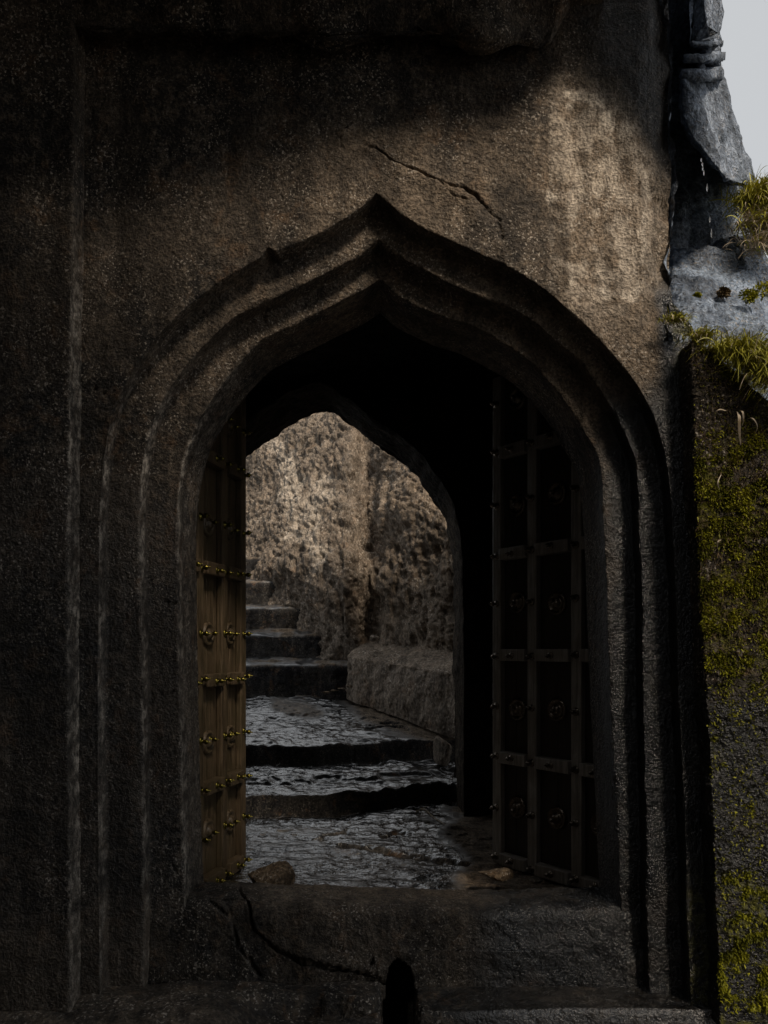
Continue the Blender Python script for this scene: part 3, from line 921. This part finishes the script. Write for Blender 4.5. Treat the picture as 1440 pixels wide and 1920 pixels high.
# stretch each column between the sloping top and the foot
colx = ex[-1] + dx[None, :]
PXb = np.zeros((560, 182)); PYb = np.zeros((560, 182))
for j in range(182):
    xg = 1300 + dx[j]
    yt = float(top(xg))
    yb = yt + (1925 - yt) * v0[:, 0]
    PYb[:, j] = yb
    PXb[:, j] = moss_edge(np.maximum(yb, 640)) + dx[j]
P = W(PXb, PYb, DF)
P[..., 1] = dd[None, :]
S = P.copy(); S[:, 1:-1] = .25 * P[:, :-2] + .5 * P[:, 1:-1] + .25 * P[:, 2:]; P = S
Pm = rough(P, (0, 0, ZC), ((2.2, .03), (9, .016), (28, .010), (60, .004)), seed=3) + wob(P, 0.008, 2.2)
nn = fbm(P, 3.2, 4, seed=90)
mossm = smooth(1330, 1150, PYb + 160 * nn) * smooth(760, 900, PYb + 120 * nn) * smooth(-0.30, -0.02, fbm(P, 6, 3, seed=91)) + 0.9 * smooth(1630, 1690, PYb + 60 * nn) * smooth(-0.08, 0.12, fbm(P, 9, 3, seed=92)) + 0.2 * smooth(1250, 1400, PYb) * smooth(0.16, 0.26, fbm(P, 7, 3, seed=95)) + 0.5 * smooth(700, 660, PYb - (PXb - 1340) * 0.9)
mossm = np.clip(mossm, 0, 1) * (dx[None, :] > 0)
wetm = smooth(1270, 1340, PYb + 60 * nn) * 0.9
sheet('wall_face', Pm, M['mossrock'], butt, {'moss': mossm, 'wet': wetm})
# moss shoots, far too many to count
nrm = grid_normals(Pm); nrm *= -np.sign(nrm[..., 1:2] + 1e-9)
prob = (0.015 + mossm * smooth(-0.12, 0.3, fbm(P, 12, 3, seed=94))) * (dx[None, :] > 0)
prob *= (PYb < 1900)
vis = (PXb < 1500)
prob = (prob * vis).ravel(); prob /= prob.sum()


def tufts(name, pos, nor, size, parent, mat, droop=0.4, width=0.16, seed=0):
    r = np.random.default_rng(seed)
    k = len(pos)
    d = nor + r.normal(scale=0.55, size=(k, 3)); d[:, 2] += 0.15
    d /= np.linalg.norm(d, axis=1)[:, None]
    side = np.cross(d, r.normal(size=(k, 3))); side /= np.linalg.norm(side, axis=1)[:, None]
    L = size * r.uniform(0.5, 1.5, k)[:, None]
    wd = L * width
    tip = pos + d * L; tip[:, 2] -= (droop * L[:, 0]) * r.uniform(0, 1, k)
    mid = pos + d * L * 0.55
    V = np.stack([pos - side * wd * .6, pos + side * wd * .6, mid + side * wd, tip, mid - side * wd], 1).reshape(-1, 3)
    b = np.arange(k)[:, None] * 5
    f = np.concatenate([b + np.array([[0, 1, 2, 4]])], 1)
    f2 = b + np.array([[4, 2, 3, 3]])
    me = bpy.data.meshes.new(name)
    faces = [tuple(q) for q in f.tolist()] + [tuple(q[:3]) for q in f2.tolist()]
    me.from_pydata(V.tolist(), [], faces)
    me.polygons.foreach_set('use_smooth', np.ones(len(me.polygons), bool))
    return link(name, me, mat, parent)


idx = rng.choice(len(prob), 54000, p=prob)
pos = Pm.reshape(-1, 3)[idx] + rng.normal(scale=0.004, size=(54000, 3)) - nrm.reshape(-1, 3)[idx] * 0.002
o = tufts('moss', pos, nrm.reshape(-1, 3)[idx], 0.0125, butt, M['moss'], 0.5, 0.2, 1); o['kind'] = 'stuff'
idx = rng.choice(len(prob), 9000, p=(lambda q: q / q.sum())((prob > 0) * (0.3 + prob / prob.max()) * smooth(1300, 1100, PYb).ravel()))
pos = Pm.reshape(-1, 3)[idx]
o = tufts('dry_moss', pos, nrm.reshape(-1, 3)[idx], 0.016, butt, M['mossdry'], 0.8, 0.09, 2); o['kind'] = 'stuff'

# ------------------------------------------------------------------ wet grey slab above the buttress
u = np.linspace(1235, 1640, 240); t = np.linspace(0, 1, 220)
U, T_ = np.meshgrid(u, t, indexing='ij')
y_low = np.interp(U, [1235, 1262, 1300, 1340, 1440, 1640], [790, 640, 655, 690, 775, 880])
low_w = W(U, y_low, DF + 0.06 + 0.10 * smooth(1290, 1250, U))
y_up = np.interp(U, [1235, 1290, 1400, 1440, 1640], [470, 475, 455, 500, 640])
up_w = W(U, y_up, 4.12)
P = low_w + (up_w - low_w) * T_[..., None]
P[..., 2] += 0.05 * np.sin(T_ * 3.14)
P = rough(P, (1, 0, ZC + 4), ((2.5, .10), (8, .035), (26, .014), (60, .005)), seed=7)
sb = sheet('rock_slope', P, M['slab'], None, {'wet': 0.5 * smooth(-.2, .2, fbm(P, 4, 3)), 'moss': 0.9 * smooth(0.16, 0.26, fbm(P, 8, 3, seed=3)) * smooth(.5, .1, T_)})
props(sb, 'pale grey wet rock slope above the mossy wall', kind='structure')

# grass tufts along the top of the buttress
def grass(name, base, n_, length, label, seed, lean=(0, -0.3, 0.6), straw=0.15, group=None):
    r = np.random.default_rng(seed)
    V, Fc, mi = [], [], []
    for i in range(n_):
        b = np.array(base) + r.normal(scale=np.array((1.0, .7, .32)) * min(0.055, length * .45))
        L = length * r.uniform(0.45, 1.15)
        d = np.array(lean) + r.normal(scale=0.42, size=3); d[2] = abs(d[2]) * 0.9 + 0.1
        d /= np.linalg.norm(d)
        sag = r.uniform(0.5, 1.3) * L
        sd = np.cross(d, [0, 0, 1]) + r.normal(scale=.3, size=3); sd /= np.linalg.norm(sd)
        wd = r.uniform(0.0010, 0.0040)
        k0 = len(V)
        for j in range(7):
            q = j / 6
            c = b + d * L * q + np.array([0, 0, -sag * q * q * 0.75])
            wj = wd * (1 - q) ** 0.6 + 0.0003
            V += [c - sd * wj, c + sd * wj]
        for j in range(6):
            a = k0 + 2 * j
            Fc.append((a, a + 1, a + 3, a + 2)); mi.append(1 if r.random() < 0 else 0)
        if r.random() < straw:
            mi[-6:] = [1] * 6
    me = bpy.data.meshes.new(name)
    me.from_pydata([tuple(v) for v in V], [], Fc)
    me.materials.append(M['grass']); me.materials.append(M['straw'])
    me.polygons.foreach_set('material_index', mi)
    me.polygons.foreach_set('use_smooth', np.ones(len(Fc), bool))
    o = bpy.data.objects.new(name, me); COL.objects.link(o)
    return props(o, label, 'grass', group)


GL = [((1266, 600, 3.36), 90, .06, 'short green grass tuft at the upper left corner of the mossy wall', .2),
      ((1312, 634, 3.32), 200, .07, 'low green grass tuft rooted on the sloping top of the mossy wall', .15),
      ((1345, 662, 3.32), 200, .08, 'green grass tuft beside a pale wet stone on the mossy wall', .15),
      ((1388, 664, 3.30), 300, .16, 'tall bright grass tuft with arching blades on the mossy wall', .1),
      ((1425, 684, 3.28), 380, .18, 'dense grass tuft drooping over the face of the mossy wall', .1),
      ((1462, 712, 3.26), 380, .18, 'dense grass tuft hanging past the edge of the mossy wall', .1),
      ((1418, 385, 3.95), 420, .17, 'yellow-green grass tuft under the tip of the hanging boulder', .12),
      ((1446, 366, 3.95), 420, .18, 'yellow-green grass tuft growing on the slope against the sky', .1),
      ((1432, 425, 3.92), 300, .16, 'drooping half-dry grass tuft on the edge of the grey rock slope', .5),
      ((1440, 462, 3.88), 260, .15, 'pale dry grass tuft hanging over the grey rock slope', .75)]
for i, ((a, b_, d), n_, L, lab, dryf) in enumerate(GL):
    grass('grass_tuft', W(a, b_, d), int(n_ * 2.2), L, lab, 100 + i, straw=dryf, group='grass tufts on the rocks')



def blade(name, pts, wd, label, mat):
    c = crom([W(*q) for q in pts], 18)
    V, Fc = [], []
    for j in range(18):
        q = j / 17
        wj = wd * (math.sin(math.pi * min(0.999, 0.12 + 0.88 * q)) ** 0.6)
        tng = c[min(17, j + 1)] - c[max(0, j - 1)]
        sd = np.cross(tng, [0, 1, 0]); sd /= np.linalg.norm(sd) + 1e-9
        V += [c[j] - sd * wj, c[j] + sd * wj + np.array([0, -wj * .5, 0])]
    for j in range(17):
        Fc.append((2 * j, 2 * j + 1, 2 * j + 3, 2 * j + 2))
    me = bpy.data.meshes.new(name); me.from_pydata([tuple(v) for v in V], [], Fc)
    me.polygons.foreach_set('use_smooth', np.ones(17, bool))
    o = link(name, me, mat)
    return props(o, label, 'grass blade', 'dry blades on the mossy wall')


blade('dry_blade', [(1362, 770, 3.27), (1348, 768, 3.24), (1336, 778, 3.26)], .0025, 'thin pale dry blade arching left on the mossy wall', M['straw'])
blade('dry_blade', [(1382, 772, 3.27), (1386, 782, 3.23), (1386, 805, 3.24), (1389, 835, 3.27)], .0055, 'broad pale dry blade hanging straight down on the mossy wall', M['straw'])
blade('dry_blade', [(1384, 770, 3.27), (1392, 772, 3.23), (1394, 788, 3.24), (1391, 800, 3.26)], .0035, 'short curled dry blade beside the broad hanging blade', M['straw'])
blade('dry_blade', [(1402, 784, 3.27), (1412, 785, 3.23), (1420, 800, 3.24), (1413, 820, 3.27)], .002, 'thin hooked dry blade curling right on the mossy wall', M['straw'])
blade('dry_blade', [(1352, 1012, 3.27), (1346, 1016, 3.24), (1345, 1030, 3.27)], .003, 'small curled dry blade low on the mossy wall', M['straw'])
blade('dry_blade', [(1352, 890, 3.27), (1346, 905, 3.24), (1350, 920, 3.27)], .0018, 'wiry dry blade between moss patches on the mossy wall', M['straw'])

# moss cushions on the grey slope
for i, (a, b_, d, sz, lab) in enumerate([(1307, 556, 3.62, .014, 'tiny round moss cushion alone on the grey slope'), (1356, 550, 3.62, .03, 'brown-green moss cushion in the middle of the grey slope'),
                                       (1402, 556, 3.6, .04, 'larger moss cushion on the grey slope beside the tall grass'), (1432, 545, 3.62, .05, 'broad moss cushion at the outer side of the grey slope')]):
    c = W(a, b_, d)
    r = np.random.default_rng(200 + i)
    dirs = r.normal(size=(500, 3)); dirs /= np.linalg.norm(dirs, axis=1)[:, None]; dirs[:, 1] = -abs(dirs[:, 1])
    o = tufts('moss_cushion', c + dirs * sz * np.array([1, .6, .8]) * r.uniform(.4, 1, (500, 1)), dirs, 0.012, None, M['moss'] if i != 1 else M['mossdry'], .2, .22, i)
    props(o, lab, 'moss', 'moss cushions on the slope')

# falling drops from the overhang
for i, (a, b_, hgt) in enumerate([(1315, 300, .010), (1317, 308, .010), (1318, 316, .012), (1320, 324, .012), (1326, 352, .018), (1331, 412, .014), (1334, 437, .022), (1337, 500, .02)]):
    bm = bmesh.new()
    bmesh.ops.create_uvsphere(bm, u_segments=8, v_segments=8, radius=1)
    for v in bm.verts:
        tpr = 1 - 0.55 * max(0, v.co.z)
        v.co = (v.co.x * .003 * tpr, v.co.y * .003 * tpr, v.co.z * hgt)
    me = bpy.data.meshes.new('water_drop'); bm.to_mesh(me); bm.free()
    me.polygons.foreach_set('use_smooth', np.ones(len(me.polygons), bool))
    o = link('water_drop', me, M['water']); o.location = Wv(a, b_, 3.35)
    props(o, 'clear water drop falling from the hanging boulder', 'water drop', 'drops falling from the overhang')

# ------------------------------------------------------------------ the two door leaves
def stud_mesh(name, prof, seg=10):
    V, Fc = [], []
    for (r_, h_) in prof:
        for k in range(seg):
            a = 2 * math.pi * k / seg
            V.append((r_ * math.cos(a), -h_, r_ * math.sin(a)))
    for i in range(len(prof) - 1):
        for k in range(seg):
            Fc.append((i * seg + k, i * seg + (k + 1) % seg, (i + 1) * seg + (k + 1) % seg, (i + 1) * seg + k))
    me = bpy.data.meshes.new(name); me.from_pydata(V, [], Fc)
    me.polygons.foreach_set('use_smooth', np.ones(len(Fc), bool))
    return me


stud_me = stud_mesh('stud', [(.030, 0), (.030, .006), (.018, .010), (.012, .016), (.011, .026), (.0175, .032), (.0200, .042), (.0170, .052), (.008, .059), (.0055, .064), (.002, .078), (.0001, .079)])
stud_me.materials.append(M['brass'])
stud_me2 = stud_me.copy(); stud_me2.materials.clear(); stud_me2.materials.append(M['iron'])
boss_me = stud_mesh('boss', [(.085, 0), (.085, .010), (.076, .020), (.062, .020), (.056, .008), (.040, .008), (.034, .022), (.020, .034), (.006, .038), (.0001, .038)], 18)
boss_me.materials.append(M['iron'])
boss_me2 = boss_me.copy(); boss_me2.materials.clear(); boss_me2.materials.append(M['wood'])


def door(hinge, free, side, rails, z0, z1, label, studm, mframe, mplank):
    """leaf with local x from hinge to free edge and -y towards the spiked face"""
    hx, hy = hinge; fx_, fy_ = free
    wdt = math.hypot(fx_ - hx, fy_ - hy)
    d = Vector(((fx_ - hx) / wdt, (fy_ - hy) / wdt, 0))
    nrm_ = Vector((-d.y, d.x, 0)) * side      # the way the spikes point
    yax = -nrm_
    zax = Vector((0, 0, 1))
    root = empty('door_leaf', (hx, hy, ZC + z0), label, 'door')
    flip = 1 if d.cross(yax).z > 0 else -1
    ang = math.atan2(d.y, d.x)
    root.rotation_euler = (0, 0, ang)
    def child(nm, me, mat, loc=(0, 0, 0)):
        o = bpy.data.objects.new(nm, me)
        if mat is not None and not me.materials: me.materials.append(mat)
        COL.objects.link(o); o.parent = root; o.location = loc
        return o
    H = z1 - z0
    sy = flip       # local y of the leaf's back side is +sy
    def bx(nm, x0, x1, a, b, zz0, zz1, bev=.004):
        ya, yb = sorted((a * sy, b * sy))
        return child(nm, box_mesh(nm, x0, x1, ya, yb, zz0, zz1, bev), mplank if nm == 'plank' else mframe)
    npl = 6
    for k in range(npl):
        bx('plank', wdt * k / npl + .0015, wdt * (k + 1) / npl - .0015, 0.0, 0.045 + 0.002 * (k % 2), .01 + .006 * ((k * 7) % 3), H, .003)
    mould = []
    sw = 0.075
    sx = [sw / 2, wdt / 3, wdt * 2 / 3, wdt - sw / 2]
    for x in sx:
        bx('stile', x - sw / 2, x + sw / 2, -0.042, -0.0015, 0, H + .01, .007)
    for zr in rails:
        zl_ = zr - z0
        for a, b_ in zip(sx[:-1], sx[1:]):
            bx('rail', a + sw / 2 + .0015, b_ - sw / 2 - .0015, -0.066, -0.0015, zl_ - .075, zl_ + .0, .008)
    # studs on stiles at every half bay, bosses and studs in the panels
    rs = sorted(rails)
    bay = rs[1] - rs[0]
    zz_ = []
    for zr in rs:
        zz_ += [(zr - .037, True), (zr - .037 + bay / 2, False)]
    for zr, onrail in zz_:
        zl_ = zr - z0
        if zl_ > H - .05 or zl_ < 0.02: continue
        for k, x in enumerate(sx):
            o = child('stud', studm, None, (x, -.042 * sy, zl_ + random.uniform(-.012, .012)))
            o.scale = (.8, .8, .8)
            o.rotation_euler = (random.uniform(-.12, .12), 0, (0 if sy > 0 else math.pi) + random.uniform(-.12, .12))
        for k in range(3):
            x = (sx[k] + sx[k + 1]) / 2
            if onrail:
                o = child('stud', studm, None, (x, -.066 * sy, zl_ + random.uniform(-.01, .01)))
            else:
                o = child('boss', boss_me if studm is stud_me2 else boss_me2, None, (x, -.0015 * sy, zl_ + random.uniform(-.02, .02)))
                o.rotation_euler = (0, 0, 0 if sy > 0 else math.pi)
                o.scale = (.85, 1, .85)
                o = child('stud', studm, None, (x, -.024 * sy, zl_))
            o.rotation_euler = (random.uniform(-.1, .1), 0, (0 if sy > 0 else math.pi) + random.uniform(-.1, .1))
            o.scale = (.72, .72, .72)
    return root


door((-1.15, 3.99 + .06), (-.93, 4.97), -1, [-1.30, -.755, -.135, .514, 1.157, 1.80], -1.365, 1.75, 'brown wooden door leaf with brass spiked studs standing open beside the stair', stud_me, M['wood'], M['wood'])
door((1.345, 4.19), (.735, 5.0), 1, [-1.29, -.642, .01, .652, 1.30, 1.94], -1.365, 1.75, 'dark wooden door leaf with iron spikes and round bosses in deep shade', stud_me2, M['litwood'], M['shadewood'])

# ------------------------------------------------------------------ loose stones and litter
def stone(px, py_, d, size, label, seed, mat='stone', group=None, rot=0, name='stone', z=None):
    r = np.random.default_rng(seed)
    c = W(px, py_, d)
    pts = []
    for _ in range(16):
        q = r.normal(size=3); q /= np.linalg.norm(q)
        pts.append(tuple(c + q * np.array(size) * r.uniform(.8, 1.05)))
    sc = 1.0 / max(size)
    o = hull_rock(name, pts, M[mat], None, 4, ((sc * 1.2, max(size) * .10), (sc * 4, max(size) * .05), (sc * 14, max(size) * .02)), seed, smooth_it=2)
    return props(o, label, 'stone', group)


stone(513, 1648, 4.25, (.165, .12, .105), 'rounded brown stone sitting behind the left end of the threshold', 300)
stone(932, 1638, 4.3, (.125, .09, .048), 'flat tan stone lying by the foot of the dark door', 301)
stone(702, 1196, 8.42, (.085, .07, .045), 'small dark angular stone lying on the stone ledge', 302, 'cliff')
stone(829, 1408, 7.25, (.12, .13, .19), 'blocky rough stone wedged at the end of the worn step', 303, 'cliff')
stone(1005, 1650, 4.2, (.05, .04, .022), 'little dark stone chip near the dark door foot', 304, 'ground')
stone(655, 1287, 8.5, (.045, .04, .02), 'pale pebble lying at the foot of the stair', 305, 'stone')
for i, (a, b_, d) in enumerate([(610, 1298, 8.35), (628, 1295, 8.4), (642, 1291, 8.45)]):
    stone(a, b_, d, (.07, .05, .012), ['flat pale flake farthest from the ledge at the stair foot', 'flat pale flake lying between two others at the stair foot', 'flat pale flake beside the pebble at the stair foot'][i], 306 + i, 'stone', 'flakes at the foot of the stair', name='stone_flake')


def twig(pts, rad, label):
    c = crom([W(*q) for q in pts], 14)
    V, Fc = [], []
    for j in range(14):
        for k in range(6):
            a = k * math.pi / 3
            V.append(tuple(c[j] + rad * (1 - .5 * j / 13) * np.array([0, math.cos(a), math.sin(a)])))
    for j in range(13):
        for k in range(6):
            Fc.append((j * 6 + k, j * 6 + (k + 1) % 6, (j + 1) * 6 + (k + 1) % 6, (j + 1) * 6 + k))
    me = bpy.data.meshes.new('twig'); me.from_pydata(V, [], Fc)
    me.polygons.foreach_set('use_smooth', np.ones(len(Fc), bool))
    o = link('twig', me, M['straw'])
    return props(o, label, 'twig', 'twigs on the wet floor')


twig([(788, 1517, 6.15), (800, 1520, 6.1), (812, 1532, 5.95), (834, 1546, 5.75)], .009, 'pale dry twig lying on the wet floor inside the inner arch')
twig([(778, 1524, 6.1), (790, 1516, 6.15), (803, 1512, 6.2)], .006, 'short crooked twig across the longer twig on the wet floor')

# ------------------------------------------------------------------ unseen cliffs added outside the frame to block light
def cliff_sheet(name, path, z0, z1, toward, seed):
    p = crom(path, 90)
    z = np.linspace(z0, z1, 70)
    P = np.zeros((90, 70, 3))
    P[..., 0] = p[:, None, 0]; P[..., 1] = p[:, None, 1]; P[..., 2] = z[None, :]
    P = rough(P, toward, ((.8, .35), (2.5, .12), (8, .05)), seed=seed)
    o = sheet(name, P, M['ground'])
    return props(o, 'unseen rock cliff added left of the gate to block light', kind='structure')


cliff_sheet('cliff', [(-2.15, 3.5), (-2.3, 2.0), (-2.5, 0), (-2.9, -2.5), (-2.6, -5)], -.6, 6.5, (0, 0, 2), 1)
# added rock wall behind the viewpoint; its skyline is shaped to shade the left
p = crom([(-3.2, -2.0), (-1.5, -2.7), (1.5, -2.7), (3.4, -2.6), (4.6, -3.2)], 140)
P = np.zeros((140, 90, 3))
topz = np.interp(p[:, 0], [-3.2, 1.5, 1.9, 3.0, 3.7, 4.6], [12, 11.4, 11.2, 8.6, 9.5, 9.8])
P[..., 0] = p[:, None, 0]; P[..., 1] = p[:, None, 1]
P[..., 2] = -.6 + (topz[:, None] + .6) * np.linspace(0, 1, 90)[None, :]
P = rough(P, (0, 0, 2), ((.8, .3), (2.5, .12), (8, .05)), seed=2)
props(sheet('cliff', P, M['ground']), 'unseen high rock cliff added to shade the left and foot of the gate', kind='structure')
